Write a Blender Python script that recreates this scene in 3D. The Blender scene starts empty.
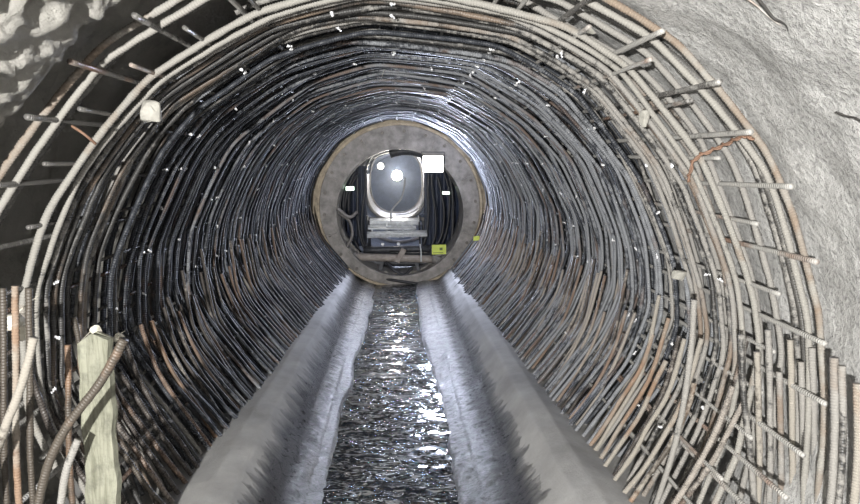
import bpy, math, random
import numpy as np
random.seed(7); rng = np.random.default_rng(7)
S = bpy.context.scene
C = S.collection
HC = 1.29            # height of the arch centre above the channel
D_END = 12.1         # distance of the steel form at the end of the cage
CAM_H = 2.25; F = 621.1; PITCH, YAW = math.radians(8.43), math.radians(2.84)

_f = (math.sin(YAW) * math.cos(PITCH), math.cos(YAW) * math.cos(PITCH), -math.sin(PITCH))
_r = (math.cos(YAW), -math.sin(YAW), 0)
_u = (_r[1] * _f[2] - _r[2] * _f[1], _r[2] * _f[0] - _r[0] * _f[2], _r[0] * _f[1] - _r[1] * _f[0])
def at(px, py, d):
    """a point at distance d down the tunnel, from a position measured in the photograph"""
    a, b = (px - 430) / F, (252 - py) / F
    v = [_f[i] + a * _r[i] + b * _u[i] for i in range(3)]
    k = d / v[1]
    return (v[0] * k, d, CAM_H + v[2] * k)
def at_x(px, d): return at(px, 225, d)[0]
def at_z(py, d): return at(400, py, d)[2]

# ------------------------------------------------------------------ noise
def _h(ix, iy, iz, seed):
    n = (ix.astype(np.int64) * 374761393 + iy.astype(np.int64) * 668265263 + iz.astype(np.int64) * 2147483647 + seed * 974711) & 0xffffffff
    n = ((n ^ (n >> 13)) * 1274126177) & 0xffffffff
    n = (n ^ (n >> 16)) & 0xffff
    return n / 32767.5 - 1
def noise3(x, y, z, seed=0):
    x, y, z = np.broadcast_arrays(np.asarray(x, float), np.asarray(y, float), np.asarray(z, float))
    ix, iy, iz = np.floor(x), np.floor(y), np.floor(z)
    f = [a - b for a, b in ((x, ix), (y, iy), (z, iz))]
    u, v, w = [a * a * (3 - 2 * a) for a in f]
    r = 0
    for a in (0, 1):
        for b in (0, 1):
            for c in (0, 1):
                r = r + _h(ix + a, iy + b, iz + c, seed) * (u if a else 1 - u) * (v if b else 1 - v) * (w if c else 1 - w)
    return r
def fbm(x, y, z, o=4, seed=0, g=.5):
    r = 0; a = 1
    for k in range(o):
        r = r + a * noise3(x * 2**k, y * 2**k, z * 2**k, seed + k); a *= g
    return r

# ------------------------------------------------------------------ objects
def tag(o, label=None, cat=None, group=None, kind=None):
    if label: o['label'] = label
    if cat: o['category'] = cat
    if group: o['group'] = group
    if kind: o['kind'] = kind
    return o
def link(name, me, m, parent=None):
    o = bpy.data.objects.new(name, me)
    if m is not None and len(me.materials) == 0: me.materials.append(m)
    C.objects.link(o)
    if parent is not None: o.parent = parent
    return o
def mesh(name, V, Fc, smooth=True, uv=None):
    me = bpy.data.meshes.new(name)
    me.from_pydata([tuple(map(float, v)) for v in V] if not isinstance(V, np.ndarray) else V.tolist(), [], Fc)
    if smooth: me.polygons.foreach_set('use_smooth', [True] * len(me.polygons))
    if uv is not None:
        l = me.uv_layers.new(name='UVMap')
        idx = np.empty(len(me.loops), dtype=np.int32); me.loops.foreach_get('vertex_index', idx)
        l.data.foreach_set('uv', np.asarray(uv, dtype=np.float32)[idx].ravel())
    me.update()
    return me
def empty(name, loc, rz=0):
    o = bpy.data.objects.new(name, None); o.empty_display_size = .1
    o.location = loc; o.rotation_euler = (0, 0, rz); C.objects.link(o)
    return o

class MB:
    def __init__(s): s.V = []; s.F = []
    def add(s, V, Fc):
        n = len(s.V); s.V += [tuple(map(float, v)) for v in V]; s.F += [tuple(i + n for i in f) for f in Fc]; return s
    def box(s, c, d, rot=None, bev=.0):
        x, y, z = [a / 2 for a in d]
        if bev:
            b = min(bev, x * .9, y * .9, z * .9); V = []
            import itertools
            for sx, sy, sz in itertools.product((-1, 1), repeat=3):
                V += [(sx * x, sy * (y - b), sz * (z - b)), (sx * (x - b), sy * y, sz * (z - b)), (sx * (x - b), sy * (y - b), sz * z)]
            import bmesh
            bm = bmesh.new()
            for v in V: bm.verts.new(v)
            r = bmesh.ops.convex_hull(bm, input=bm.verts)
            bm.verts.index_update()
            V = [tuple(v.co) for v in bm.verts]; Fc = [tuple(v.index for v in f.verts) for f in bm.faces]; bm.free()
        else:
            V = [(a, b, c2) for a in (-x, x) for b in (-y, y) for c2 in (-z, z)]
            Fc = [(0, 1, 3, 2), (4, 6, 7, 5), (0, 4, 5, 1), (2, 3, 7, 6), (0, 2, 6, 4), (1, 5, 7, 3)]
        if rot is not None:
            from mathutils import Euler
            M = Euler(rot).to_matrix(); V = [tuple(M @ __import__('mathutils').Vector(v)) for v in V]
        V = [(v[0] + c[0], v[1] + c[1], v[2] + c[2]) for v in V]
        return s.add(V, Fc)
    def tube(s, P, r, n=10, closed=False):
        V, Fc, _ = sweep(P, r, n, closed); return s.add(V, Fc)
    def build(s, name, m, parent=None, smooth=False):
        return link(name, mesh(name, s.V, s.F, smooth), m, parent)

def sweep(P, r, n=8, closed=False, twist=0.):
    P = np.asarray(P, float); N = len(P)
    r = np.asarray(r, float)
    if r.ndim < 2: r = np.broadcast_to(r, (N,))[:, None]
    if closed: T = np.roll(P, -1, 0) - np.roll(P, 1, 0)
    else: T = np.gradient(P, axis=0)
    T /= np.linalg.norm(T, axis=1)[:, None] + 1e-12
    up = np.array((0, 1., 0)) if abs(T[0][1]) < .8 else np.array((0, 0, 1.))
    Nn = np.zeros_like(P); a = up - T[0] * up.dot(T[0]); Nn[0] = a / np.linalg.norm(a)
    for i in range(1, N):
        a = Nn[i-1] - T[i] * Nn[i-1].dot(T[i]); Nn[i] = a / (np.linalg.norm(a) + 1e-12)
    B = np.cross(T, Nn)
    t = np.arange(n) / n * 2 * math.pi
    V = P[:, None] + r[:, :, None] * (np.cos(t)[None, :, None] * Nn[:, None] + np.sin(t)[None, :, None] * B[:, None])
    V = V.reshape(-1, 3)
    L = np.r_[0, np.cumsum(np.linalg.norm(np.diff(P, axis=0), axis=1))]
    uv = np.stack([np.repeat(L, n), np.tile(np.minimum(t, 2 * math.pi - t) / math.pi, N)], 1)
    Fc = []
    M = N if closed else N - 1
    for i in range(M):
        a = i * n; b = ((i + 1) % N) * n
        for k in range(n):
            k2 = (k + 1) % n
            Fc.append((a + k, a + k2, b + k2, b + k))
    if not closed:
        Fc.append(tuple(range(n - 1, -1, -1))); Fc.append(tuple((N - 1) * n + k for k in range(n)))
    return V, Fc, uv

def resample(P, step):
    P = np.asarray(P, float)
    L = np.r_[0, np.cumsum(np.linalg.norm(np.diff(P, axis=0), axis=1))]
    k = max(2, int(L[-1] / step) + 1); q = np.linspace(0, L[-1], k)
    return np.stack([np.interp(q, L, P[:, i]) for i in range(3)], 1)
def smooth(P, it=2):
    P = np.array(P, float)
    for _ in range(it): P[1:-1] = (P[:-2] + 2 * P[1:-1] + P[2:]) / 4
    return P
def spline(pts, n=10):
    pts = np.asarray(pts, float); p = np.vstack([2 * pts[0] - pts[1], pts, 2 * pts[-1] - pts[-2]]); out = []
    for i in range(1, len(p) - 2):
        for t in np.linspace(0, 1, n, endpoint=False):
            a, b, c, d = p[i-1:i+3]
            out.append(.5 * (2*b + (c-a)*t + (2*a-5*b+4*c-d)*t*t + (3*b-3*c+d-a)*t**3))
    out.append(pts[-1]); return np.array(out)

def bar_mesh(name, P, r, ribs=False, n=8, step=.05, seed=0):
    """a ribbed reinforcing bar; close bars get their ribs as real relief, with lumps of mortar stuck on"""
    if ribs:
        P = resample(smooth(resample(P, .04), 2), .0031)
        L = np.r_[0, np.cumsum(np.linalg.norm(np.diff(P, axis=0), axis=1))]
        t = np.arange(n) / n * 2 * math.pi
        rib = np.clip(np.sin(L[:, None] / .013 * 2 * math.pi + 1.6 * np.abs(np.sin(t / 1 + .4))[None]) * 1.8, -1, 1)
        rr = r * (.95 + .085 * rib + .16 * np.clip(fbm(L[:, None] * 14, seed, t[None] * .8, 3, seed) + .1, -.15, 1))
    else:
        P = smooth(resample(P, step), 2)
        L = np.r_[0, np.cumsum(np.linalg.norm(np.diff(P, axis=0), axis=1))]
        rr = r * (1 + .06 * fbm(L * 6, seed, 0, 2, seed))
    V, Fc, uv = sweep(P, rr, n)
    return mesh(name, V, Fc, True, uv)

# ------------------------------------------------------------------ materials
def nodes(name):
    m = bpy.data.materials.new(name); m.use_nodes = True; nt = m.node_tree
    return m, nt, nt.nodes['Principled BSDF']
def N(nt, t, **k):
    n = nt.nodes.new(t)
    for a, b in k.items():
        if a.startswith('i_'):
            key = a[2:]; n.inputs[int(key) if key.isdigit() else key].default_value = b
        else: setattr(n, a, b)
    return n
def lk(nt, a, b): nt.links.new(a, b)
def ramp(nt, src, stops, interp='LINEAR'):
    r = N(nt, 'ShaderNodeValToRGB'); e = r.color_ramp.elements; r.color_ramp.interpolation = interp
    while len(e) < len(stops): e.new(.5)
    for q, (p, c) in zip(e, stops):
        q.position = p; q.color = (*c, 1) if not isinstance(c, (int, float)) else (c, c, c, 1)
    lk(nt, src, r.inputs[0]); return r.outputs[0]
def coord(nt, scale=(1, 1, 1)):
    t = N(nt, 'ShaderNodeTexCoord'); mp = N(nt, 'ShaderNodeMapping'); mp.inputs['Scale'].default_value = scale
    lk(nt, t.outputs['Object'], mp.inputs[0]); return mp.outputs[0]
def noise(nt, co, s, det=6, rough=.55, dist=0):
    n = N(nt, 'ShaderNodeTexNoise'); n.inputs['Scale'].default_value = s; n.inputs['Detail'].default_value = det
    n.inputs['Roughness'].default_value = rough; n.inputs['Distortion'].default_value = dist
    lk(nt, co, n.inputs['Vector']); return n.outputs['Fac']
def math_(nt, op, a, b=None, c=None):
    m = N(nt, 'ShaderNodeMath', operation=op)
    for i, v in enumerate((a, b, c)):
        if v is None: continue
        if isinstance(v, (int, float)): m.inputs[i].default_value = v
        else: lk(nt, v, m.inputs[i])
    return m.outputs[0]
def mix(nt, f, a, b):
    m = N(nt, 'ShaderNodeMix', data_type='RGBA')
    for i, v in ((0, f), (6, a), (7, b)):
        if isinstance(v, (int, float)): m.inputs[i].default_value = v
        elif isinstance(v, tuple): m.inputs[i].default_value = (*v, 1)
        else: lk(nt, v, m.inputs[i])
    return m.outputs[2]
def bump(nt, h, dist, strength=1., prev=None):
    b = N(nt, 'ShaderNodeBump'); b.inputs['Distance'].default_value = dist; b.inputs['Strength'].default_value = strength
    lk(nt, h, b.inputs['Height'])
    if prev is not None: lk(nt, prev, b.inputs['Normal'])
    return b.outputs[0]

def rebar_mat(name, dust, steel, rust, rust_amt, dust_amt, rough=.55, ribs=True, metal=.0, side=True):
    m, nt, p = nodes(name)
    g = N(nt, 'ShaderNodeNewGeometry'); oi = N(nt, 'ShaderNodeObjectInfo')
    co = g.outputs['Position']
    n1 = noise(nt, co, 5, 6, .65); n2 = noise(nt, co, 38, 4, .6); n3 = noise(nt, co, 3, 4, .6, .5)
    rnd = oi.outputs['Random']
    a = math_(nt, 'ADD', math_(nt, 'MULTIPLY', n1, .6), math_(nt, 'MULTIPLY', n2, .4))
    a = math_(nt, 'ADD', a, math_(nt, 'MULTIPLY', math_(nt, 'SUBTRACT', rnd, .5), .34))
    if side:                                              # share of the dust colour grows towards the right wall
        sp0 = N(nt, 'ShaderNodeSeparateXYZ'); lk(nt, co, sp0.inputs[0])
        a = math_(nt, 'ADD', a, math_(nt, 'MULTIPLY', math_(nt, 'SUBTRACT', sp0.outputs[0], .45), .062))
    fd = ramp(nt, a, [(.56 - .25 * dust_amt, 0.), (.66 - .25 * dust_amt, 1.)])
    base = mix(nt, fd, steel, dust)
    b = math_(nt, 'ADD', n3, math_(nt, 'MULTIPLY', math_(nt, 'SUBTRACT', math_(nt, 'FRACT', math_(nt, 'MULTIPLY', rnd, 7.31)), .5), .5))
    fr = ramp(nt, b, [(.72 - .4 * rust_amt, 0.), (.9 - .4 * rust_amt, .85)])
    col = mix(nt, fr, base, rust)
    lk(nt, col, p.inputs['Base Color'])
    lk(nt, ramp(nt, fd, [(0, rough - .18), (1, rough + .25)]), p.inputs['Roughness'])
    p.inputs['Metallic'].default_value = metal
    h = bump(nt, n2, .004, .7)
    if ribs:
        uv = N(nt, 'ShaderNodeUVMap'); sp = N(nt, 'ShaderNodeSeparateXYZ'); lk(nt, uv.outputs[0], sp.inputs[0])
        ph = math_(nt, 'ADD', math_(nt, 'MULTIPLY', sp.outputs[0], 2 * math.pi / .015), math_(nt, 'MULTIPLY', sp.outputs[1], 2.2))
        h = bump(nt, math_(nt, 'SINE', ph), .0022, .8, h)
    lk(nt, h, p.inputs['Normal'])
    return m
M = {}
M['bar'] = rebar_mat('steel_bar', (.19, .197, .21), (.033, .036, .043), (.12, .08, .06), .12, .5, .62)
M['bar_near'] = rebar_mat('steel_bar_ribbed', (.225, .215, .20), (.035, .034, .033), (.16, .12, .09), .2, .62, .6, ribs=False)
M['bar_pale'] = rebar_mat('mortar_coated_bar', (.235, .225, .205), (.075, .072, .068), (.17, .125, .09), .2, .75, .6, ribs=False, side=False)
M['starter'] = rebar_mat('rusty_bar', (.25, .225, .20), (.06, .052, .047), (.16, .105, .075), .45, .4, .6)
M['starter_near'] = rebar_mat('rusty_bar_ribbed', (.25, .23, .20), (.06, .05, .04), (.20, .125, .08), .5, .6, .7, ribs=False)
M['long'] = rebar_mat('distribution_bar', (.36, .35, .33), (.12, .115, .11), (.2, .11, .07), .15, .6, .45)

def shotcrete():
    m, nt, p = nodes('shotcrete'); co = coord(nt)
    n1 = noise(nt, co, 3, 8, .6); n2 = noise(nt, co, 45, 6, .65); n3 = noise(nt, co, 160, 3, .6)
    c = ramp(nt, n1, [(.3, (.34, .335, .325)), (.55, (.45, .445, .435)), (.8, (.52, .51, .495))])
    g = ramp(nt, n2, [(.36, .62), (.5, 1.), (.8, 1.08)])
    mm = N(nt, 'ShaderNodeMix', data_type='RGBA', blend_type='MULTIPLY'); mm.inputs[0].default_value = 1
    lk(nt, c, mm.inputs[6]); lk(nt, g, mm.inputs[7]); lk(nt, mm.outputs[2], p.inputs['Base Color'])
    p.inputs['Roughness'].default_value = .85
    b = bump(nt, n2, .022, .9); b = bump(nt, n3, .005, .8, b); lk(nt, b, p.inputs['Normal'])
    return m
def rock():
    m, nt, p = nodes('rough_rock'); co = coord(nt)
    n1 = noise(nt, co, 4, 8, .65); n2 = noise(nt, co, 22, 8, .7)
    c = ramp(nt, n1, [(.3, (.26, .25, .23)), (.45, (.42, .405, .37)), (.75, (.56, .54, .50))])
    lk(nt, c, p.inputs['Base Color']); p.inputs['Roughness'].default_value = .85
    lk(nt, bump(nt, noise(nt, co, 60, 6, .7), .012, 1., bump(nt, n2, .05, 1.)), p.inputs['Normal'])
    return m
M['shot'] = shotcrete(); M['rock'] = rock()

def invert_mat():
    m, nt, p = nodes('invert_concrete'); co = coord(nt)
    cs = coord(nt, (1, 3.5, 1))
    g = N(nt, 'ShaderNodeTexCoord'); sp = N(nt, 'ShaderNodeSeparateXYZ'); lk(nt, g.outputs['Object'], sp.inputs[0])
    ax = math_(nt, 'ABSOLUTE', math_(nt, 'ADD', sp.outputs[0], .03))
    st = noise(nt, cs, 3.2, 7, .7, .4)
    w = math_(nt, 'ADD', ax, math_(nt, 'MULTIPLY', math_(nt, 'SUBTRACT', st, .5), .27))
    dry = ramp(nt, w, [(.81, 0.), (.89, 1.)])            # pale dry dust on the kerbs, wet below
    n1 = noise(nt, co, 2.2, 7, .6); n2 = noise(nt, co, 60, 5, .65); n4 = noise(nt, co, 26, 7, .75, .3)
    wetc = ramp(nt, n4, [(.35, (.022, .022, .024)), (.62, (.065, .063, .063))])
    dryc = ramp(nt, n1, [(.3, (.23, .226, .22)), (.6, (.35, .345, .338)), (.85, (.43, .42, .41))])
    lk(nt, mix(nt, dry, wetc, dryc), p.inputs['Base Color'])
    wr = ramp(nt, n4, [(.3, .2), (.7, .42)])
    lk(nt, ramp(nt, w, [(.60, .5), (.72, .12)]), p.inputs['Specular IOR Level'])
    lk(nt, mix(nt, dry, wr, (.85, .85, .85)), p.inputs['Roughness'])
    lk(nt, ramp(nt, w, [(.62, 1.), (.70, 0.)]), p.inputs['Coat Weight']); p.inputs['Coat Roughness'].default_value = .30; p.inputs['Coat IOR'].default_value = 1.8; n5 = noise(nt, coord(nt, (1, 2.5, 1)), 42, 7, .75, .5)
    hb = math_(nt, 'MULTIPLY', n4, ramp(nt, dry, [(0, 1.), (1, .18)]))
    b = bump(nt, hb, .03, .9); b = bump(nt, math_(nt, 'MULTIPLY', n5, ramp(nt, dry, [(0, 1.), (1, .1)])), .028, .9, b); b = bump(nt, n2, .004, .6, b); lk(nt, b, p.inputs['Normal']); lk(nt, b, p.inputs['Coat Normal'])
    return m
M['invert'] = invert_mat()
def water_mat():
    m, nt, p = nodes('black_water'); co = coord(nt, (1, 2.2, 1))
    n1 = noise(nt, co, 4, 3, .5, 1.5); n2 = noise(nt, co, 9, 5, .65, 1.8)
    sc = ramp(nt, n2, [(.56, 0.), (.585, 1.)])            # pale blotches painted into the colour as reflections on the ripples
    lk(nt, mix(nt, sc, (.006, .007, .009), (.22, .22, .215)), p.inputs['Base Color'])
    p.inputs['Roughness'].default_value = .13; p.inputs['IOR'].default_value = 1.5
    p.inputs['IOR'].default_value = 1.5; TF = N(nt, 'ShaderNodeMapRange'); TF.inputs['From Min'].default_value = .45; TF.inputs['To Min'].default_value = 0; TF.inputs['To Max'].default_value = 1500; lk(nt, noise(nt, co, 7, 4, .7), TF.inputs['Value']); lk(nt, TF.outputs[0], p.inputs['Thin Film Thickness']); pm = ramp(nt, noise(nt, co, 3.1, 3, .6, 1.), [(.46, .0), (.56, 1.)]); b = bump(nt, math_(nt, 'MULTIPLY', n1, pm), .03, 1.); b = bump(nt, math_(nt, 'MULTIPLY', n2, pm), .014, 1., b); lk(nt, b, p.inputs['Normal'])
    return m
M['water'] = water_mat()
def simple(name, col, rough=.6, metal=0., var=.35, sc=12, bmp=.004, emit=None, es=0):
    m, nt, p = nodes(name); co = coord(nt)
    n1 = noise(nt, co, sc, 6, .65)
    lo = tuple(c * (1 - var) for c in col); hi = tuple(min(1, c * (1 + var)) for c in col)
    lk(nt, ramp(nt, n1, [(.3, lo), (.7, hi)]), p.inputs['Base Color'])
    p.inputs['Roughness'].default_value = rough; p.inputs['Metallic'].default_value = metal
    if bmp: lk(nt, bump(nt, n1, bmp, .8), p.inputs['Normal'])
    if emit: p.inputs['Emission Color'].default_value = (*emit, 1); p.inputs['Emission Strength'].default_value = es
    return m
M['form'] = simple('muddy_form_steel', (.23, .215, .205), .5, .2, .5, 5, .01)
M['form_dark'] = simple('dark_form_skin', (.16, .18, .22), .4, .3, .6, 4, .01)
M['lip'] = simple('form_edge_steel', (.34, .28, .20), .5, .2, .5, 6)
M['bolt'] = simple('bolt_steel', (.12, .11, .10), .45, .5)
M['dark_steel'] = simple('dark_machine_steel', (.06, .062, .07), .5, .3, .5)
M['beam'] = simple('dusty_beam', (.33, .29, .26), .7, 0., .3, 8)
M['deck'] = simple('deck_steel', (.62, .64, .66), .35, .3, .3, 9)
M['hose'] = simple('rubber_hose', (.03, .03, .035), .35, 0., .3)
M['cable'] = simple('pale_cable', (.6, .6, .6), .5, 0., .2)
M['sign'] = simple('yellow_sign', (.62, .70, .13), .5, 0., .12, 6, 0)
M['sign_ink'] = simple('sign_ink', (.12, .16, .05), .6, 0., .1, 6, 0)
M['tie'] = simple('bright_tie_wire', (.9, .9, .93), .25, .35, .15)
M['rust_wire'] = simple('rusted_wire', (.15, .085, .055), .7, 0., .3)
M['block'] = simple('mortar_block', (.30, .29, .26), .85, 0., .2, 25)
M['stone'] = simple('pale_stone', (.55, .52, .44), .85, 0., .25, 18)
M['lamp_body'] = simple('lamp_housing', (.05, .05, .05), .5, 0., .2)
M['flood'] = simple('lit_flood_lens', (1, 1, 1), .5, 0, 0, 1, 0, (1, .96, .86), 14)
M['lamp_warm'] = simple('lit_lamp_lens', (1, 1, 1), .5, 0, 0, 1, 0, (1, .95, .8), 14)
M['lamp_green'] = simple('lit_green_lens', (1, 1, 1), .5, 0, 0, 1, 0, (.75, 1, .8), 3)
M['crack'] = simple('dark_cable', (.03, .028, .026), .7, 0., .3)
def wood():
    m, nt, p = nodes('weathered_board'); co = coord(nt, (9, 9, .8))
    n1 = noise(nt, co, 5, 8, .7, .6); n2 = noise(nt, coord(nt), 14, 6, .7)
    c = ramp(nt, n1, [(.3, (.10, .10, .07)), (.5, (.19, .19, .145)), (.75, (.26, .26, .205))])
    mm = N(nt, 'ShaderNodeMix', data_type='RGBA', blend_type='MULTIPLY'); mm.inputs[0].default_value = 1
    lk(nt, c, mm.inputs[6]); lk(nt, ramp(nt, n2, [(.35, .6), (.55, 1.)]), mm.inputs[7]); lk(nt, mm.outputs[2], p.inputs['Base Color'])
    p.inputs['Roughness'].default_value = .8; lk(nt, bump(nt, n1, .006, .8), p.inputs['Normal'])
    return m
M['wood'] = wood()

# ------------------------------------------------------------------ the section of the tunnel
def prof(ang, r, sink=.46):
    """point of the lining section: angle in degrees (0 = right springing, 180 = left), returns x, z arrays"""
    a = np.radians(np.asarray(ang, float)); r = np.broadcast_to(np.asarray(r, float), a.shape)
    r = r + .045 * np.exp(-((np.degrees(np.arcsin(np.sin(a))) + 4) / 20) ** 2)
    x = r * np.cos(a); z = HC + r * np.sin(a)
    u = np.clip(HC - z, 0, None)
    sgn = np.where(np.cos(a) >= 0, 1, -1)
    # below the springing the side comes down nearly upright, then turns in
    low = np.sin(a) < 0
    deg = np.where(np.cos(a) >= 0, -np.degrees(np.arcsin(np.sin(a))), -np.degrees(np.arcsin(np.sin(a))))
    uu = np.clip(deg / 45 * 1.08, 0, None)
    x = np.where(low, sgn * (r - sink * np.where(sgn > 0, uu ** 1.75, 1.12 * np.clip((uu - .2) / .84, 0, None) ** 1.2)), x); z = np.where(low, HC - uu, z)
    return x, z

def floor_h(x, y):
    ax = np.abs(x + .085 * (np.abs(x) < .7) * np.clip((.7 - np.abs(x)) * 5, 0, 1))
    xs = [0, .33, .43, .62, .76, .84, .97, 1.10, 1.30, 1.6, 3.]
    hs = [-.10, -.09, .035, .085, .15, .23, .385, .41, .34, .28, .25]
    wob = .05 * fbm(x * 2., y * 1.3, 3, 3, 5)
    return -.024 * np.clip(y - 4, 0, 9) - .008 * np.clip(y - 4, 0, 9) * np.clip((ax - .6) * 3, 0, 1) + np.interp(ax + wob * np.clip(1.3 - ax, .2, 1) * .7 + .05 * np.sin(y * .7 + 1) * (ax < .6), xs, hs)

# shell: three setting pieces meeting at shared edges
ys = np.unique(np.r_[np.arange(-2.5, 1.4, .12), np.arange(1.4, 3.6, .022), np.arange(3.6, 6, .05), np.arange(6, D_END + .31, .1)])
def shell(name, a0, a1, mat):
    n = int(abs(a1 - a0) / .75) + 1
    an = np.linspace(a0, a1, n); A, Y = np.meshgrid(an, ys)
    ca = np.cos(np.radians(A)); sa = np.sin(np.radians(A))
    left = np.clip((-ca + .15) * 2.2, 0, 1)            # 1 on the rough side, 0 on the smooth side
    right_r = 1.925 + .03 * np.clip(Y - 3, 0, 1)
    lip = 1 / (1 + np.exp((Y - 2.52 - .10 * noise3(A / 14, Y * 0, 0, 3)) * 26))
    left_r = 2.17 - .13 * np.clip(Y - 3.4, 0, 1) - lip * .33
    R = right_r * (1 - left) + left_r * left
    wx, wz = R * ca * 1., R * sa
    rough = .03 * (1 - left) + .035 * left
    fine = np.where(Y < 3.6, 1, .6)
    d = fbm(wx * 2.3, Y * 2.3, wz * 2.3, 5, 11) * rough
    ridg = (1 - np.abs(fbm(wx * 7, Y * 7, wz * 7, 4, 21))) - .6
    d = d - ridg * .05 * left * fine + fbm(wx * 22, Y * 22, wz * 22, 3, 31) * (.0035 + .016 * left) * fine
    clear = np.where(Y > 2.5, 1, 0)
    R = R + np.where((Y > 2.45), np.maximum(d, -.02), d)
    x, z = prof(A, R, .08)
    x = np.where(z < .4, x, x)
    V = np.stack([x, Y, z], -1).reshape(-1, 3)
    ny = len(ys); I = np.arange(ny * n).reshape(ny, n)
    Fc = np.stack([I[:-1, :-1], I[:-1, 1:], I[1:, 1:], I[1:, :-1]], -1).reshape(-1, 4).tolist()
    o = link(name, mesh(name, V, Fc), mat); o['kind'] = 'structure'
    return o
shell('wall_right', -48, 62, M['shot'])
shell('ceiling', 62, 112, M['shot'])
shell('wall_left', 112, 228, M['rock'])

xs = np.unique(np.r_[np.arange(-2.15, -1.3, .05), np.arange(-1.3, 1.3, .018), np.arange(1.3, 2.15, .05)])
yf = np.unique(np.r_[np.arange(-2.5, 2.4, .12), np.arange(2.4, 6, .022), np.arange(6, 12.6, .045)])
X, Y = np.meshgrid(xs, yf)
Z = floor_h(X, Y)
bench = np.clip((.9 - np.abs(X + .03)) * 4, .12, 1)
Z = Z + bench * (.008 * fbm(X * 9, Y * 9, 0, 4, 41) + .006 * fbm(X * 30, Y * 30, 0, 2, 47)) + .012 * fbm(X * 2.5, Y * 1.6, 2, 3, 43)
I = np.arange(X.size).reshape(X.shape)
Fc = np.stack([I[:-1, :-1], I[:-1, 1:], I[1:, 1:], I[1:, :-1]], -1).reshape(-1, 4).tolist()
o = link('floor', mesh('floor', np.stack([X, Y, Z], -1).reshape(-1, 3), Fc), M['invert']); o['kind'] = 'structure'

xw = np.arange(-.62, .58, .012); yw = np.unique(np.r_[np.arange(-2.5, 2.4, .2), np.arange(2.4, 7, .016), np.arange(7, 12.5, .035)])
X, Y = np.meshgrid(xw, yw)
Z = -.024 * np.clip(Y - 4, 0, 9) + .012 + .003 * fbm(X * 7, Y * 12, 0, 3, 51) + .004 * fbm(X * 5, Y * 5, 0, 2, 52)
I = np.arange(X.size).reshape(X.shape)
Fc = np.stack([I[:-1, :-1], I[:-1, 1:], I[1:, 1:], I[1:, :-1]], -1).reshape(-1, 4).tolist()
o = link('water_channel', mesh('water_channel', np.stack([X, Y, Z], -1).reshape(-1, 3), Fc), M['water']); o['kind'] = 'structure'

# ------------------------------------------------------------------ the reinforcement cage
def kinks(n, s, k=9):
    c = rng.normal(0, s, k); return np.interp(np.linspace(0, k - 1, n), np.arange(k), c)
KN = np.array([-54, -24, -4, 12, 33, 52, 74, 92, 113, 134, 152, 172, 186, 204, 234.])
def rise(d): return .06 * np.clip((np.asarray(d, float) - 3.5) / 7, 0, 1)
def arch_points(d, r, a0, a1, kr=.007, ky=.014, lean=0., sink=.46):
    """arch bars are bent at much the same places, so neighbours share their kinks; each has a little play of its own"""
    n = 150; an = np.linspace(a0, a1, n)
    kn = KN + 7 * noise3(np.arange(15) * 3.3, d * .5, 0, 71) + rng.normal(0, 2.2, 15)
    dr = .028 * noise3(np.arange(15) * 1.7, d * .8, r * 9, 72) + .014 * noise3(np.arange(15) * 2.9, d * 3.7, r * 9, 75) + rng.normal(0, kr, 15)
    kx, kz = prof(kn, r + .006 + dr, sink)
    cx, cz = prof(an, r, sink)
    x = .3 * cx + .7 * np.interp(an, kn, kx); z = .3 * cz + .7 * np.interp(an, kn, kz)
    y = d + .05 * noise3(an / 21, d * .6, r * 7, 73) + .02 * noise3(an / 12, d * 4, r * 7, 74) + kinks(n, ky, 11) + lean * (z - HC)
    return np.stack([x, y, z + rise(d)], 1)
def zone(d): return 'near' if d < 4.6 else 'middle' if d < 8 else 'far'
zname = {'near': 'near the cage mouth', 'middle': 'midway down the tunnel', 'far': 'close to the steel ring'}
near_outer = ['outermost arch bar of the cage, mortar-crusted, hugging the shotcrete at its mouth',
              'second arch bar of the outer layer, just behind the outermost one',
              'third arch bar of the outer layer behind the cage mouth, dusty grey and ribbed',
              'fourth arch bar of the outer layer behind the cage mouth, dusty grey and ribbed']
near_inner = ['first arch bar of the inner layer, thick and pale, bridging the dark gap',
              'second arch bar of the inner layer, right behind the thick pale first one',
              'third arch bar of the inner layer from the cage mouth, dusty and ribbed']
k = 0; d = 2.58; i = 0
while d < D_END - .08:
    near = d < 3.5
    r = .0155 if near else .0135
    P = arch_points(d, 1.875 + rng.normal(0, .012) - .07 * min(1, (d - 2.5) / 4), -52 + rng.uniform(0, 6), 232 - rng.uniform(0, 6) if not 3 <= i <= 8 else rng.uniform(98, 118), .007, .012, .08 if d < 3.6 else .02, -.03 + .49 * min(1, max(0, d - 2.75) / 1.2))
    P = P
    nm = bar_mesh('arch_bar', P, r, near, 8 if near else 6, .05, i)
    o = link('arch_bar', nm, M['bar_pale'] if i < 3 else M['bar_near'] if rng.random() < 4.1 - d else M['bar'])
    lab = near_outer[i] if i < 4 else f'dusty steel arch bar of the outer layer, {zname[zone(d)]}'
    tag(o, lab, 'reinforcing bar', f'outer arch bars {zname[zone(d)]}' if i >= 4 else 'outer arch bars at the cage mouth')
    i += 1; d += (.07 if i < 4 else .13 if d < 3.3 else .088) + rng.uniform(-.015, .015)
d = 2.93; i = 0; inner_d = []
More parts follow.
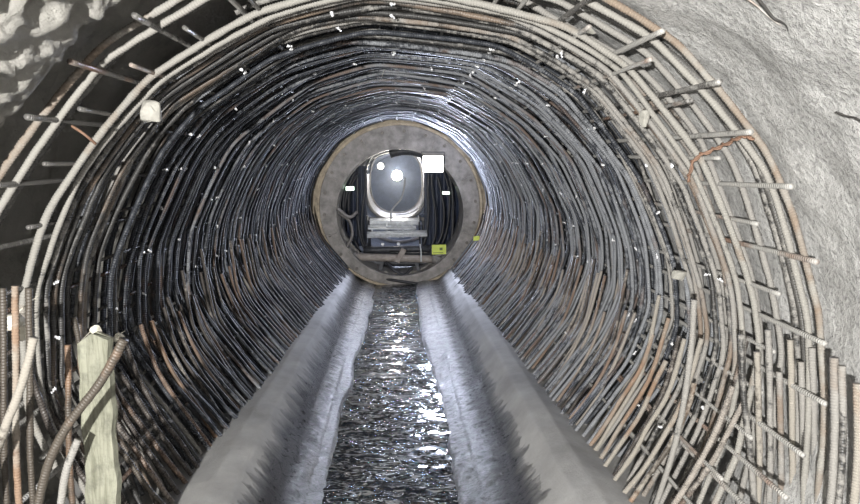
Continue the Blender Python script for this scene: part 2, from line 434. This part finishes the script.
while d < D_END - .05:
    near = d < 4.1
    r = .017 if i == 0 else .0145 if near else .0135
    P = arch_points(d, 1.75 + rng.normal(0, .012) - .08 * min(1, (d - 2.9) / 4), -52 + rng.uniform(0, 7), 232 - rng.uniform(0, 7), .007, .013, .07 if d < 3.6 else .02, .28 + .22 * min(1, max(0, d - 3.) / 1.2))
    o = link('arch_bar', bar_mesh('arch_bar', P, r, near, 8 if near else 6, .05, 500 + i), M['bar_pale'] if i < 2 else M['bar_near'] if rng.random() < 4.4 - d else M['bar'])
    lab = near_inner[i] if i < 3 else f'steel arch bar of the inner layer, {zname[zone(d)]}'
    tag(o, lab, 'reinforcing bar', f'inner arch bars {zname[zone(d)]}' if i >= 3 else 'inner arch bars at the cage mouth')
    inner_d.append(d)
    i += 1; d += (.082 if d < 5 else .092) + rng.uniform(-.02, .02)

# starter bars rising out of the kerbs
for side in (1, -1):
    d = 2.85 if side > 0 else 3.0; i = 0
    while d < D_END - .1:
        r0 = 1.68 - .04 * min(1, (d - 2.8) / 7) + .02 * noise3(d * .7, side, 0, 81) + rng.normal(0, .007) + (.12 if rng.random() < .25 else 0)
        top = rng.uniform(1.0, 1.4) + (.12 if rng.random() < .2 else 0)
        hs = np.array([.12, .34, .5, .68, .9, top]); hs = hs[hs <= top]
        u = HC - hs
        x = r0 - (.43 * np.clip(u, 0, None) ** 1.7 if side > 0 else .46 * (np.clip(u - .2, 0, None) / .84) ** 1.2) + rng.normal(0, .006, len(hs)); y = d + np.cumsum(rng.normal(0, .009, len(hs)))
        P = spline(np.stack([side * x, y, hs + rise(d)], 1), 6)
        near = d < 4.2
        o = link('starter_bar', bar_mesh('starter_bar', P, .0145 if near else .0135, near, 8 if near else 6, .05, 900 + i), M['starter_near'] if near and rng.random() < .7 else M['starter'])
        sd = 'the kerb on the shotcrete side' if side > 0 else 'the kerb on the board side'
        tag(o, f'brownish starter bar on {sd}, {zname[zone(d)]}', 'reinforcing bar', f'starter bars of {sd} {zname[zone(d)]}')
        i += 1; d += .095 + rng.uniform(-.03, .03)

# longitudinal bars, their cut ends sticking out towards the cage mouth
def wallword(a):
    return ('low on' if a < -5 or a > 185 else 'at shoulder height of' if a < 30 or a > 150 else 'high on' if a < 62 or a > 118 else 'under the crown by')
def longbar(a, r, y0, rad, layer, y1=D_END - .05):
    x, z = prof(np.array([a, a]), r)
    n = 24; yy = np.linspace(y0, y1, n)
    P = np.stack([x[0] + kinks(n, .006, 7), yy, z[0] + rise(yy) + kinks(n, .008, 7)], 1)
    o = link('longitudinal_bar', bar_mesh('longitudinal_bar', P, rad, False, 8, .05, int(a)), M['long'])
    side = 'the shotcrete side' if a < 90 else 'the rough rock side'
    tag(o, f'{layer} lengthwise bar {wallword(a)} {side}', 'reinforcing bar', f'{layer} distribution bars {wallword(a)} {side}')
    return o
outer_a = [-34, -27, -21, -14, -4, 5.4, 17, 27, 36.5, 44.5, 54, 64, 74, 84, 94, 104, 114, 124, 133, 142, 152, 162, 172, 182, 192, 202, 212]
for a in outer_a:
    longbar(a, 1.82, 2.5 + rng.uniform(-.03, .07), .0125, 'outer')
    if a < 60 and a > -30: pass
inner_a = [-33, -25, -16, -8, 1, 11, 22, 33, 43, 52, 61, 71, 81, 91, 101, 111, 121, 130, 139, 148, 158, 168, 178, 188, 198, 208]
for a in inner_a:
    longbar(a, 1.775, 2.80 + rng.uniform(-.09, .08), .0105, 'inner')

# tie wires at the crossings
def tie_mesh(seed):
    r = random.Random(seed); b = MB()
    t = np.linspace(0, 1, 22)
    P = np.stack([.0075 * np.cos(t * 22) * (1 - .5 * t), -.012 + .03 * t + .003 * np.sin(t * 9), .0075 * np.sin(t * 22) * (1 - .5 * t)], 1)
    V, Fc, uv = sweep(P, .003, 5); return mesh('tie_wire', V, Fc)
ties = [tie_mesh(i) for i in range(4)]
for me in ties: me.materials.append(M['tie'])
cross = [(a, d) for a in inner_a for d in inner_d if d > 3.1]
rng.shuffle(cross)
for a, d in cross[:295]:
    a = float(a); x, z = prof(np.array([a]), 1.715 - .08 * min(1, (d - 2.9) / 4))
    o = bpy.data.objects.new('tie_wire', ties[random.randrange(4)]); C.objects.link(o)
    o.location = (x[0], d, z[0] + rise(d)); o.rotation_euler = (random.random() * 6, random.random() * 6, random.random() * 6)
    zn = zone(d); side = 'the smooth shotcrete side' if a < 90 else 'the rough rock side'
    tag(o, f'bright tie wire on {side}, {zname[zn]}', 'wire tie', f'tie wires on {side} {zname[zn]}')

# mortar spacer blocks tied under the bars
def chunk(name, dims, seed, mat, loc, rot, n=3):
    import bmesh
    from mathutils import Vector
    bm = bmesh.new(); r = random.Random(seed); pts = []
    for q in range(26):
        v = Vector((r.gauss(0, 1), r.gauss(0, 1), r.gauss(0, 1))).normalized()
        v = Vector([max(-.72, min(.72, c)) for c in v]) * 1.35
        pts.append(bm.verts.new((v.x * dims[0] / 2, v.y * dims[1] / 2, v.z * dims[2] / 2)))
    g = bmesh.ops.convex_hull(bm, input=bm.verts)
    bmesh.ops.delete(bm, geom=[e for e in g['geom_interior'] if isinstance(e, bmesh.types.BMVert)], context='VERTS')
    bmesh.ops.bevel(bm, geom=bm.edges[:], offset=min(dims) * .06, segments=1, affect='EDGES')
    me = bpy.data.meshes.new(name); bm.to_mesh(me); bm.free()
    o = link(name, me, mat); o.location = loc; o.rotation_euler = rot; return o
for px, py, d, w, h, lab in [
    (151, 111, 2.95, .09, .10, 'pale angular mortar spacer hanging in the dark gap beside the first inner arch bar'),
    (424, 4, 3.35, .12, .07, 'pale mortar spacer block under the crown at the cage mouth'),
    (390, 66, 5.4, .085, .05, 'small flat mortar spacer under the crown, deeper than the mouth block'),
    (568, 154, 5.3, .055, .06, 'small pale mortar spacer on the curved shoulder above the smooth side'),
    (679, 275, 3.42, .085, .055, 'pale mortar spacer wedged between bars at mid height of the smooth side'),
    (592, 28, 3.35, .09, .06, 'grey mortar spacer high on the smooth side near the topmost rung'),
    (645, 118, 3.15, .05, .09, 'upright mortar spacer on the shoulder bars of the smooth side'),
    (393, 87, 6.6, .07, .05, 'farthest of the mortar spacers hanging under the crown')]:
    o = chunk('spacer_block', (w, .05, h), int(px), M['block'], at(px, py, d), (.2, .3 * math.sin(px), .25))
    tag(o, lab, 'spacer', 'mortar spacer blocks')

# ------------------------------------------------------------------ things standing at the mouth of the cage
def fg_bar(name, pts, r, mat, lab, n=12, group=None, seed=0):
    o = link(name, bar_mesh(name, spline([at(*p) for p in pts], 10), r, True, n, seed=seed), mat)
    tag(o, lab, 'reinforcing bar', group); return o
fg_bar('bent_bar', [(124, 340, 2.28), (100, 383, 2.3), (66, 428, 2.32), (44, 478, 2.34), (34, 540, 2.36), (30, 640, 2.42)], .0165, M['starter_near'],
       'thick rusty bent bar crossing in front of the wooden board', seed=3)
fg_bar('bent_bar', [(34, 338, 2.35), (22, 385, 2.36), (2, 436, 2.38), (-16, 500, 2.4), (-24, 620, 2.44)], .0155, M['starter_near'],
       'rusty bar with a bent-over tip leaning out at the picture edge beside the board', seed=4)
fg_bar('bent_bar', [(78, 440, 2.42), (66, 470, 2.42), (60, 520, 2.44), (58, 640, 2.46)], .0145, M['bar_near'],
       'grey ribbed bar rising just behind the thick rusty bent bar', seed=5)
for q, (px, top, d, lab) in enumerate([(3, 288, 2.52, 'rusty upright starter bar at the very edge of the picture, beside the rough rock'),
                        (15, 286, 2.5, 'short rusty upright starter bar, middle one of the three by the rough rock'),
                        (29, 288, 2.54, 'rusty upright starter bar nearest the wooden board of the three by the rock'),
                        (68, 345, 2.75, 'rusty upright bar standing directly behind the wooden board')]):
    fg_bar('starter_bar', [(px, top, d), (px + 1, top + 90, d), (px + 2, 470, d + .02), (px + 12, 600, d + .05)], .0135, M['starter_near'], lab, 10, 'starter bars by the wooden board', 10 + q)
for q, (px, top, d, lab) in enumerate([(834, 358, 2.36, 'thick mortar-crusted starter bar with a ragged top against the smooth shotcrete'),
                        (842, 366, 2.33, 'mortar-crusted starter bar close behind the ragged-topped one at the shotcrete'),
                        (857, 384, 2.28, 'rust-streaked upright bar at the picture edge in front of smooth shotcrete')]):
    fg_bar('starter_bar', [(px, top, d), (px + 1, top + 60, d), (px - 3, 500, d), (px - 20, 640, d + .06)], [.017, .014, .016][q], M['starter_near'] if q == 2 else M['bar_near'], lab, 12, 'crusted bars by the smooth shotcrete', 20 + q)
for q, (px, top, d) in enumerate([(757, 352, 2.86), (768, 330, 2.82), (779, 372, 2.78), (790, 340, 2.74), (801, 362, 2.70), (812, 348, 2.66)]):
    fg_bar('starter_bar', [(px, top, d), (px + 2, top + 70, d), (px + 1, 504, d), (px - 14, 620, d + .04)], .0145, M['bar_near'] if q % 3 else M['starter_near'],
           'upright starter bar standing between the outer arch bars and shotcrete, near the mouth', 10, 'starter bars standing among the outer arch bars at the mouth', 40 + q)
# mortar-laden pale bars that run together down the smooth side
for q, (pts, lab) in enumerate([
    ([(741, 335, 2.84), (744, 400, 2.84), (752, 470, 2.85), (754, 540, 2.86), (745, 640, 2.9)], 'pale crusted upright lap bar with a cut top beside the first inner arch bar'),
    ([(694, 300, 3.1), (690, 360, 3.1), (676, 440, 3.1), (650, 520, 3.14), (628, 560, 3.2)], 'pale straight lap bar leaning inward low on the smooth side')]):
    fg_bar('lap_bar', pts, .0155, M['bar_near'], lab, 10, 'pale lap bars', 30 + q)
# the board
b = MB()
import bmesh
bm = bmesh.new()
W, T, Hh = .142, .032, 1.35
prf = []
nz = 40
for k in range(nz + 1):
    z = -Hh / 2 + Hh * k / nz
    for s_, t_ in ((-1, -1), (-.92, -1.08), (0, -1), (.92, -1.08), (1, -1), (1, 1), (0, 1), (-1, 1)):
        j = .004 * math.sin(z * 17 + s_) + .003 * math.sin(z * 41)
        ztop = z
        if k == nz: ztop = z - (.055 * (s_ + 1) * .0 + (.035 if s_ < -.5 else .012 if s_ > .5 else -.012))
        prf.append((s_ * W / 2 + j, t_ * T / 2 + .002 * math.sin(z * 23), ztop))
Fc = [(k * 8 + i, k * 8 + (i + 1) % 8, (k + 1) * 8 + (i + 1) % 8, (k + 1) * 8 + i) for k in range(nz) for i in range(8)]
Fc += [tuple(range(7, -1, -1)), tuple(nz * 8 + i for i in range(8))]
o = link('wooden_board', mesh('wooden_board', prf, Fc, False), M['wood'])
pt = at(92, 336, 2.56); o.location = (pt[0] - .005, pt[1], pt[2] - Hh / 2); o.rotation_euler = (math.radians(-1), math.radians(.6), math.radians(-12))
tag(o, 'weathered greenish-grey wooden board standing upright in front of the bars', 'board')
for q, (px, py, d, dims, lab) in enumerate([(12, 322, 2.68, (.09, .08, .07), 'pale broken stone lodged between the rusty starter bars'),
                               (22, 333, 2.7, (.07, .06, .06), 'smaller pale stone lodged beside the broken one'),
                               (96, 331, 2.62, (.05, .04, .04), 'small stone sitting on the top end of the wooden board'),
                               (118, 338, 2.75, (.05, .05, .035), 'small pale stone caught in bars just beyond the board')]):
    tag(chunk('stone', dims, 60 + q, M['stone'], at(px, py, d), (q, q * 2, q), 3), lab, 'stone', 'stones caught in the cage')
# rusted wire looped over the shoulder bars
P = spline([at(*p) for p in [(688, 182, 2.83), (694, 160, 2.8), (712, 150, 2.78), (728, 143, 2.72), (742, 136, 2.66), (752, 138, 2.62)]], 10)
b = MB(); b.tube(P, .006, 7); t = np.linspace(0, 1, len(P)); P2 = P + np.stack([.008 * np.cos(t * 50), .008 * np.sin(t * 50), .008 * np.sin(t * 50)], 1); b.tube(P2, .005, 7)
tag(b.build('binding_wire', M['rust_wire'], smooth=True), 'rusty twisted binding wire looped over the shoulder bars of the smooth side', 'wire')
P = spline([at(*p) for p in [(72, 126, 2.62), (84, 134, 2.6), (96, 144, 2.64)]], 8)
b = MB(); b.tube(P, .006, 7); tag(b.build('binding_wire', M['rust_wire'], smooth=True), 'short rusty binding wire sticking out in the gap beside the rough rock', 'wire')

# cables pressed into the sprayed concrete
def on_shell(px, py, r):
    # march down the ray to the smooth wall
    for d in np.arange(1.2, 3.2, .004):
        x, y, z = at(px, py, d)
        if math.hypot(x, z - HC) >= r: return (x, y, z)
    return (x, y, z)
for pts, r, mk, lab in [
    ([(752, -8), (764, 6), (774, 18), (786, 24), (792, 36), (800, 50), (808, 66)], .006, 'crack', 'dark cable half buried in the smooth shotcrete at the upper corner'),
    ([(738, -6), (752, 2), (764, 12), (776, 22), (786, 27)], .0035, 'cable', 'thin pale wire crossing the dark cable on the shotcrete'),
    ([(836, 112), (846, 116), (856, 118), (866, 124)], .0035, 'crack', 'short dark wire end poking from the shotcrete lower down the wall')]:
    P = spline([on_shell(x, y, 1.90) for x, y in pts], 8); b = MB(); b.tube(P, r, 6)
    tag(b.build('buried_cable' if mk == 'crack' else 'steel_wire', M[mk] if mk == 'crack' else M['long'], smooth=True), lab, 'cable')

# ------------------------------------------------------------------ the steel form at the end
def ring(b, cx, cz, y0, y1, ri, ro, cxi=None, czi=None, n=96):
    cxi = cx if cxi is None else cxi; czi = cz if czi is None else czi; V = []; Fc = []
    for k in range(n):
        a = 2 * math.pi * k / n; c, s = math.cos(a), math.sin(a)
        V += [(cx + ro * c, y0, cz + ro * s), (cxi + ri * c, y0, czi + ri * s), (cxi + ri * c, y1, czi + ri * s), (cx + ro * c, y1, cz + ro * s)]
    for k in range(n):
        a = k * 4; e = ((k + 1) % n) * 4
        for q in range(4): Fc.append((a + q, a + (q + 1) % 4, e + (q + 1) % 4, e + q))
    return b.add(V, Fc)
rt = empty('formwork_ring', (0, D_END, 0)); rt2 = (0.02, 1.56)
tag(rt, 'big round steel formwork ring with bolted flange closing the far end of the cage', 'formwork')
b = MB(); ring(b, .02, 1.35, 0, .03, 1.27, 1.56, .02, 1.22); b.build('flange', M['form'], rt)
b = MB(); ring(b, .02, 1.35, -.07, .30, 1.555, 1.60); b.build('rim', M['lip'], rt)
b = MB(); ring(b, .02, 1.22, -.03, .9, 1.235, 1.275); b.build('inner_collar', M['form'], rt)
for k in range(22):
    a = 2 * math.pi * (k + .3) / 22
    cxx, cz = .02 + 1.475 * math.cos(a), 1.325 + 1.475 * math.sin(a)
    if cz < .1: continue
    t = np.linspace(0, 2 * math.pi, 7)[:-1]; V = [(cxx + .032 * math.cos(q), -.03, cz + .032 * math.sin(q)) for q in t] + [(cxx + .036 * math.cos(q), 0.002, cz + .036 * math.sin(q)) for q in t]
    b = MB(); b.add(V, [(5, 4, 3, 2, 1, 0)] + [(i, (i + 1) % 6, 6 + (i + 1) % 6, 6 + i) for i in range(6)]); b.build('bolt', M['bolt'], rt)
b = MB(); ring(b, .02, 1.35, .2, .24, 1.60, 2.0); b.build('stop_end', M['lip'], rt)
# stiffener gussets on the flange
for a in (25, 62, 118, 155, 200, 340):
    a = math.radians(a); b = MB(); b.box((.02 + 1.42 * math.cos(a), -.03, 1.3 + 1.42 * math.sin(a)), (.20, .06, .02), (0, -a, 0)); b.build('gusset', M['form'], rt)

# form skin beyond the ring
n = 72; yy = np.linspace(D_END + .05, 27, 40); V = []
for y in yy:
    for k in range(n):
        a = 2 * math.pi * k / n; r = 1.31 + .015 * math.sin(y * 9)
        V.append((.02 + r * math.cos(a), y, 1.24 + r * math.sin(a)))
Fc = [(j * n + k, (j + 1) * n + k, (j + 1) * n + (k + 1) % n, j * n + (k + 1) % n) for j in range(len(yy) - 1) for k in range(n)]
Fc.append(tuple((len(yy) - 1) * n + k for k in range(n)))
o = link('wall_far', mesh('wall_far', V, Fc), M['form_dark']); o['kind'] = 'structure'
# ribs inside it
for q, y in enumerate((14.6, 17.2, 20., 23.)):
    t = np.linspace(0, 2 * math.pi, 61)[:-1]
    P = np.stack([.02 + 1.25 * np.cos(t), np.full(60, y), 1.24 + 1.25 * np.sin(t)], 1)
    V, Fc, uv = sweep(P, .05, 8, True)
    tag(link('form_rib', mesh('form_rib', V, Fc), M['form']), ['round steel rib inside the form, first beyond the flange', 'second round steel rib inside the form, behind the portal', 'third round rib inside the form, deep behind the portal', 'deepest round rib inside the form, around the farthest lamp'][q], 'rib', 'ribs inside the form')

# gantry portal: an oval frame with a rim, on two legs
gp = empty('gantry_portal', (0, 14.2, 0)); tag(gp, 'pale oval gantry portal framing the two round lamps inside the form', 'gantry')
ox, _, oz = at(396, 183, 14.2)
t = np.linspace(0, 2 * math.pi, 81)[:-1]
ex = .70; ez = .84
sq = lambda v, p: np.sign(v) * np.abs(v) ** p
P = np.stack([ox + ex * sq(np.cos(t), .8), np.zeros(80), oz + ez * sq(np.sin(t), .8)], 1)
b = MB(); b.tube(P, .035, 8, True); b.build('frame', M['form'], gp, True)
P2 = P.copy(); P2[:, 1] = 1.2; P2[:, 0] = ox + (P[:, 0] - ox) * .93; P2[:, 2] = oz + (P[:, 2] - oz) * .93
b = MB(); b.tube(P2, .03, 8, True); b.build('frame', M['form'], gp, True)
V = np.vstack([P, P2]); Fc = [(i, (i + 1) % 80, 80 + (i + 1) % 80, 80 + i) for i in range(80) if not 22 < i < 38]
link('shroud', mesh('shroud', V, Fc), M['form'], gp)
for sx in (-1, 1):
    b = MB(); b.box((ox + sx * .62, .05, .38), (.07, .07, 1.0)); b.build('leg', M['dark_steel'], gp)
b = MB(); b.box((ox, .02, at_z(219, 14.2)), (1.3, .10, .07)); b.build('cross_member', M['beam'], gp)

# bundles behind either side of the portal
for q, (px0, sgn) in enumerate([(341, 1), (345, 1), (350, 1), (356, 1), (361, 1), (430, -1), (436, -1), (442, -1), (449, -1), (455, -1)]):
    d = 13.0 + .12 * (q % 3)
    px = [px0 + sgn * 9 * .0 + (2 * math.sin(q * 1.7 + k)) for k in range(5)]
    pts = [at(px[0] + sgn * (8 if abs(px0 - 400) > 48 else 3), 168 + 3 * (q % 4), d), at(px[1] + sgn * 2, 190, d), at(px[2], 212, d), at(px[3] + sgn * 2, 235, d), at(px[4] + sgn * 9, 252, d)]
    V, Fc, uv = sweep(spline(pts, 8), .022 + .006 * (q % 2), 7)
    o = link('hanging_hose', mesh('hanging_hose', V, Fc), M['hose'])
    side = 'between portal and flange on the floodlight side' if sgn < 0 else 'between portal and flange on the side away from the floodlight'
    tag(o, 'dark hose hanging ' + side, 'hose', 'hoses ' + side)

M['curtain'] = simple('navy_tarp', (.03, .04, .075), .45, 0., .35, 7, .006)
for xa, xb, lab in ((338, 367, 'dark blue hanging tarp between the portal and ring, on the side away from the floodlight'), (424, 462, 'dark blue hanging tarp under the floodlight between the portal and the ring')):
    V = []; nx, nz = 26, 14
    for k in range(nz):
        for i in range(nx):
            px = xa + (xb - xa) * i / (nx - 1); q = at(px, 166 + (246 - 166) * k / (nz - 1), 13.75)
            V.append((q[0], 13.75 + .05 * math.sin(i * 1.3 + .2 * math.sin(k * .6)), q[2]))
    V += [(v[0], v[1] + .006, v[2]) for v in V]; h = nx * nz
    Fc = [(k * nx + i, k * nx + i + 1, (k + 1) * nx + i + 1, (k + 1) * nx + i) for k in range(nz - 1) for i in range(nx - 1)]
    Fc += [tuple(a + h for a in f[::-1]) for f in Fc]
    tag(link('tarp', mesh('tarp', V, Fc), M['curtain']), lab, 'tarp')

# treads in front of the portal
st = empty('access_steps', (0, 13.0, 0)); tag(st, 'bright steel access steps leading up to the gantry portal', 'steps')
for q, (py, xa, xb, dd, hh) in enumerate([(221.5, 370, 419, .5, 4.5), (227.5, 368, 416, .25, 1.6), (234, 367, 427, 0., 3.4)]):
    b = MB(); z = at_z(py, 13. + dd); x0, x1 = at_x(xa, 13. + dd), at_x(xb, 13. + dd); s = 47
    b.box(((x0 + x1) / 2, dd, z), (x1 - x0, .2, hh / s), (math.radians(12), math.radians((0, 1, -1.2)[q]), 0)); b.build('tread', M['deck'], st)
for xx in (366, 420):
    b = MB(); P = [(at_x(xx, 13), -.05, .45), (at_x(xx, 13), .55, 1.05)]; b.tube(resample(np.array(P, float), .2), .022, 6); b.build('stringer', M['dark_steel'], st, True)
for xx in (372, 387, 398, 403, 412):
    b = MB(); b.box((at_x(xx, 13.3), .3, at_z(229, 13.3)), (.022, .03, .38)); b.build('baluster', M['deck'], st)

# the crossbar and what hangs about it
cb = empty('cross_pipe', (0, 12.35, 0)); tag(cb, 'dusty horizontal pipe brace spanning the lower opening of the steel ring', 'pipe')
z = at_z(258, 12.35)
b = MB(); P = resample(np.array([(at_x(357, 12.35), 0, z + .03), (at_x(432, 12.35), 0, z - .03)]), .1); b.tube(P, .075, 14); b.build('pipe', M['beam'], cb, True)
b = MB(); b.box((.02, -.06, z + .06), (.11, .08, .30), (0, .5, 0), .01); b.build('clamp', M['beam'], cb)
b = MB(); b.tube(resample(np.array([(at_x(432, 12.35), 0, z - .03), (at_x(446, 12.35), .05, z + .12)]), .05), .035, 8); b.build('strut', M['form'], cb, True)
b = MB(); b.tube(resample(np.array([(at_x(357, 12.35), 0, z + .03), (at_x(340, 12.35), .02, z + .06)]), .05), .10, 10); b.build('socket', M['form'], cb, True)
b = MB(); b.tube(resample(np.array([(at_x(432, 12.35), 0, z - .03), (at_x(450, 12.35), .02, z - .10)]), .05), .085, 10); b.build('socket', M['form'], cb, True)
for xx in (380, 418):
    b = MB(); b.box((at_x(xx, 12.35), .05, z - .22), (.07, .07, .36), (0, .25 if xx < 400 else -.3, 0)); b.build('prop', M['dark_steel'], cb)
o = empty('skid_base', (0, 12.9, 0)); tag(o, 'dark machine skid lying low behind the cross pipe', 'machine')
b = MB(); b.box((0.02, 0.2, .18), (1.5, .5, .28), None, .05); b.build('body', M['dark_steel'], o)
b = MB(); b.tube(resample(np.array([(-.75, -.05, at_z(250, 12.85)), (.65, -.05, at_z(249, 12.85))]), .2), .07, 10); b.build('cylinder', M['dark_steel'], o, True)
for xx in (-.35, -.02):
    b = MB(); b.box((xx, -.07, at_z(244, 12.83)), (.07, .05, .06), (0, .4, 0), .01); b.build('valve', M['deck'], o)
for q, pts in enumerate([[(340, 214, 12.2), (350, 222, 12.15), (352, 236, 12.15), (345, 250, 12.2)], [(337, 208, 12.1), (349, 217, 12.1), (357, 212, 12.2)], [(352, 262, 12.25), (372, 276, 12.2), (392, 280, 12.1), (418, 284, 12.0)], [(420, 244, 12.3), (421, 252, 12.3), (421, 262, 12.25)], [(386, 262, 12.3), (394, 270, 12.2), (404, 275, 12.2), (412, 268, 12.25)]]):
    V, Fc, uv = sweep(spline([at(*p) for p in pts], 8), (.028, .035, .03, .014, .03)[q], 7)
    lab = ['curled hose looping beside the ring flange left of the steps', 'upper stub hose poking from the ring flange beside the steps', 'long slack hose lying under the cross pipe towards the channel', 'thin upright rod standing on the cross pipe near the yellow sign', 'short looped hose hanging under the middle of the cross pipe'][q]
    tag(link('hose' if q != 3 else 'rod', mesh('hose', V, Fc), M['form'] if q < 2 else M['hose'] if q != 3 else M['deck']), lab, 'hose' if q != 3 else 'rod')
P = spline([at(*p) for p in [(405, 178, 13.9), (404, 188, 13.8), (401, 199, 13.7), (394, 207, 13.6), (391, 213, 13.5), (391, 222, 13.4)]], 8)
V, Fc, uv = sweep(P, .02, 7); tag(link('power_cable', mesh('power_cable', V, Fc), M['cable']), 'pale cable curving down from the lamp through the gantry portal', 'cable')
P = spline([at(*p) for p in [(426, 180, 13.9), (423, 192, 13.8), (421, 205, 13.7), (410, 213, 13.5), (396, 215, 13.4)]], 8)
V, Fc, uv = sweep(P, .012, 7); tag(link('power_cable', mesh('power_cable', V, Fc), M['cable']), 'thinner pale cable sagging along the portal rim under the floodlight', 'cable')
# curved duct at the top
t = np.radians(np.linspace(62, 112, 14)); P = np.stack([.15 + .9 * np.cos(t), np.full(14, 12.9), at_z(151, 12.9) - .9 + .9 * np.sin(t)], 1)
V, Fc, uv = sweep(P, .085, 12); tag(link('air_duct', mesh('air_duct', V, Fc), M['dark_steel']), 'dark curved air duct hanging under the top of the ring opening', 'duct')

# signs
def panel(name, px, py, d, w, h, lab, rot=0, marks=False):
    o = empty(name, at(px, py, d), rot); tag(o, lab, 'sign')
    b = MB(); b.box((0, 0, 0), (w, .012, h)); b.build('board', M['sign'], o)
    if marks:
        b = MB(); b.box((.04, -.008, .012), (.06, .004, .05)); b.build('emblem', M['sign_ink'], o)
        b = MB(); b.box((-.02, -.008, -.062), (.2, .004, .012)); b.build('text_line', M['sign_ink'], o)
    return o
panel('warning_sign', 439, 249.5, 12.05, .285, .19, 'yellow-green rectangular sign at the lower rim of the ring opening', .15, True)
panel('marker_tag', 476.5, 238.3, 11.2, .125, .08, 'small yellow tag on the cage just beside the steel ring', .5)
panel('marker_tag', 491.5, 249, 10.4, .055, .06, 'tiny yellow tag on the bars, closer than the one beside the ring', .6)

# lamps
def lamp(name, px, py, d, w, h, mat, lab, round_=False, rz=0):
    o = empty(name, at(px, py, d), rz); tag(o, lab, 'lamp')
    b = MB()
    if round_:
        b.tube(np.array([(0, .02, 0), (0, .14, 0)]), w / 2 * 1.12, 20); b.build('housing', M['lamp_body'], o, False)
        b = MB(); b.tube(np.array([(0, 0, 0), (0, .03, 0)]), w / 2, 20); b.build('lens', mat, o)
    else:
        b.box((0, .055, 0), (w + .03, .09, h + .03), None, .01); b.build('housing', M['lamp_body'], o)
        b = MB(); b.box((0, 0, 0), (w, .03, h), None, .004); b.build('lens', mat, o)
        b = MB(); b.tube(np.array([(-w / 2 - .03, .06, 0), (-w / 2 - .03, .06, h * .75), (w / 2 + .03, .06, h * .75), (w / 2 + .03, .06, 0)]), .01, 6); b.build('bracket', M['dark_steel'], o)
    return o
def area(name, loc, w, h, power, col, rx=90, rz=0, spread=180):
    l = bpy.data.lights.new(name, 'AREA'); l.shape = 'RECTANGLE'; l.size = w; l.size_y = h; l.energy = power; l.color = col; l.spread = math.radians(spread)
    o = bpy.data.objects.new(name, l); C.objects.link(o); o.location = loc; o.rotation_euler = (math.radians(rx), 0, math.radians(rz)); return o
lamp('flood_light', 433, 164, 11.95, .385, .30, M['flood'], 'glaring rectangular floodlight fixed near the top of the steel ring')
x, y, z = at(433, 164, 11.9); area('flood_beam', (x, y, z), .38, .30, 340, (.72, .79, 1.), -90)
lamp('work_lamp', 397, 175.5, 15.6, .26, .20, M['lamp_warm'], 'warm round lamp glowing at the centre of the portal', True)
x, y, z = at(397, 175.5, 15.5); area('lamp_beam', (x, y, z), .2, .2, 25, (1, .95, .85), -90)
lamp('work_lamp', 380.5, 166, 15.0, .15, .14, M['lamp_warm'], 'smaller white lamp up beside the warm round one', True)
lamp('work_lamp', 350, 188.5, 12.9, .17, .08, M['lamp_green'], 'greenish lamp inside the form near the hanging hoses, away from the floodlight', False, .3)
lamp('work_lamp', 446, 193, 13.0, .15, .06, M['lamp_green'], 'dim greenish lamp below the floodlight inside the form', False, -.3)
# lamps inside the form light its walls and the gantry
l = bpy.data.lights.new('form_lamp', 'POINT'); l.energy = 95; l.color = (.75, .8, 1.); l.shadow_soft_size = .15
o = bpy.data.objects.new('form_lamp', l); C.objects.link(o); o.location = at(397, 172, 18.)
l = bpy.data.lights.new('form_lamp_front', 'POINT'); l.energy = 5; l.color = (.75, .84, 1.); l.shadow_soft_size = .1
o = bpy.data.objects.new('form_lamp_front', l); C.objects.link(o); o.location = at(433, 160, 12.8)

# haze hanging in the far stretch
b = MB()
P = np.array([(.0, 12.4, 1.3), (.0, 13., 1.3), (0, 16, 1.3), (0, 26.5, 1.3)]); V, Fc, uv = sweep(P, 1.2, 24)
m = bpy.data.materials.new('haze'); m.use_nodes = True; nt = m.node_tree; nt.nodes.clear()
out = nt.nodes.new('ShaderNodeOutputMaterial'); v = nt.nodes.new('ShaderNodeVolumeScatter'); v.inputs['Density'].default_value = .035; v.inputs['Color'].default_value = (.8, .88, 1, 1); v.inputs['Anisotropy'].default_value = .5
nt.links.new(v.outputs[0], out.inputs['Volume'])
o = link('haze', mesh('haze', V, Fc), m); tag(o, 'thin bluish haze glowing around the lamps at the far end', 'haze', kind='stuff')

# hand-held work light of the photographer, up and to one side
l = bpy.data.lights.new('site_lamp', 'AREA'); l.shape = 'DISK'; l.size = .10; l.energy = 760; l.color = (1, .985, .95)
o = bpy.data.objects.new('site_lamp', l); C.objects.link(o); o.location = (-1.0, -2.1, 2.3)
from mathutils import Vector
o.rotation_euler = (Vector((.9, 3.6, 1.5)) - o.location).to_track_quat('-Z', 'Y').to_euler()

w = bpy.data.worlds.new('dark'); S.world = w; w.use_nodes = True
w.node_tree.nodes['Background'].inputs[0].default_value = (.35, .45, 1., 1); w.node_tree.nodes['Background'].inputs[1].default_value = .13

cam = bpy.data.cameras.new('camera'); co = bpy.data.objects.new('camera', cam); C.objects.link(co); S.camera = co
cam.sensor_width = 36; cam.lens = 26; cam.clip_start = .02; cam.clip_end = 100
co.location = (0, 0, CAM_H); co.rotation_euler = (math.pi / 2 - PITCH, 0, -YAW)
vs = S.view_settings; vs.view_transform = 'Standard'; vs.look = 'None'; vs.gamma = 1; vs.use_curve_mapping = False; vs.exposure = 0
S.cycles.max_bounces = 6; S.cycles.diffuse_bounces = 3; S.cycles.glossy_bounces = 3; S.cycles.volume_bounces = 1
S.cycles.sample_clamp_indirect = 6
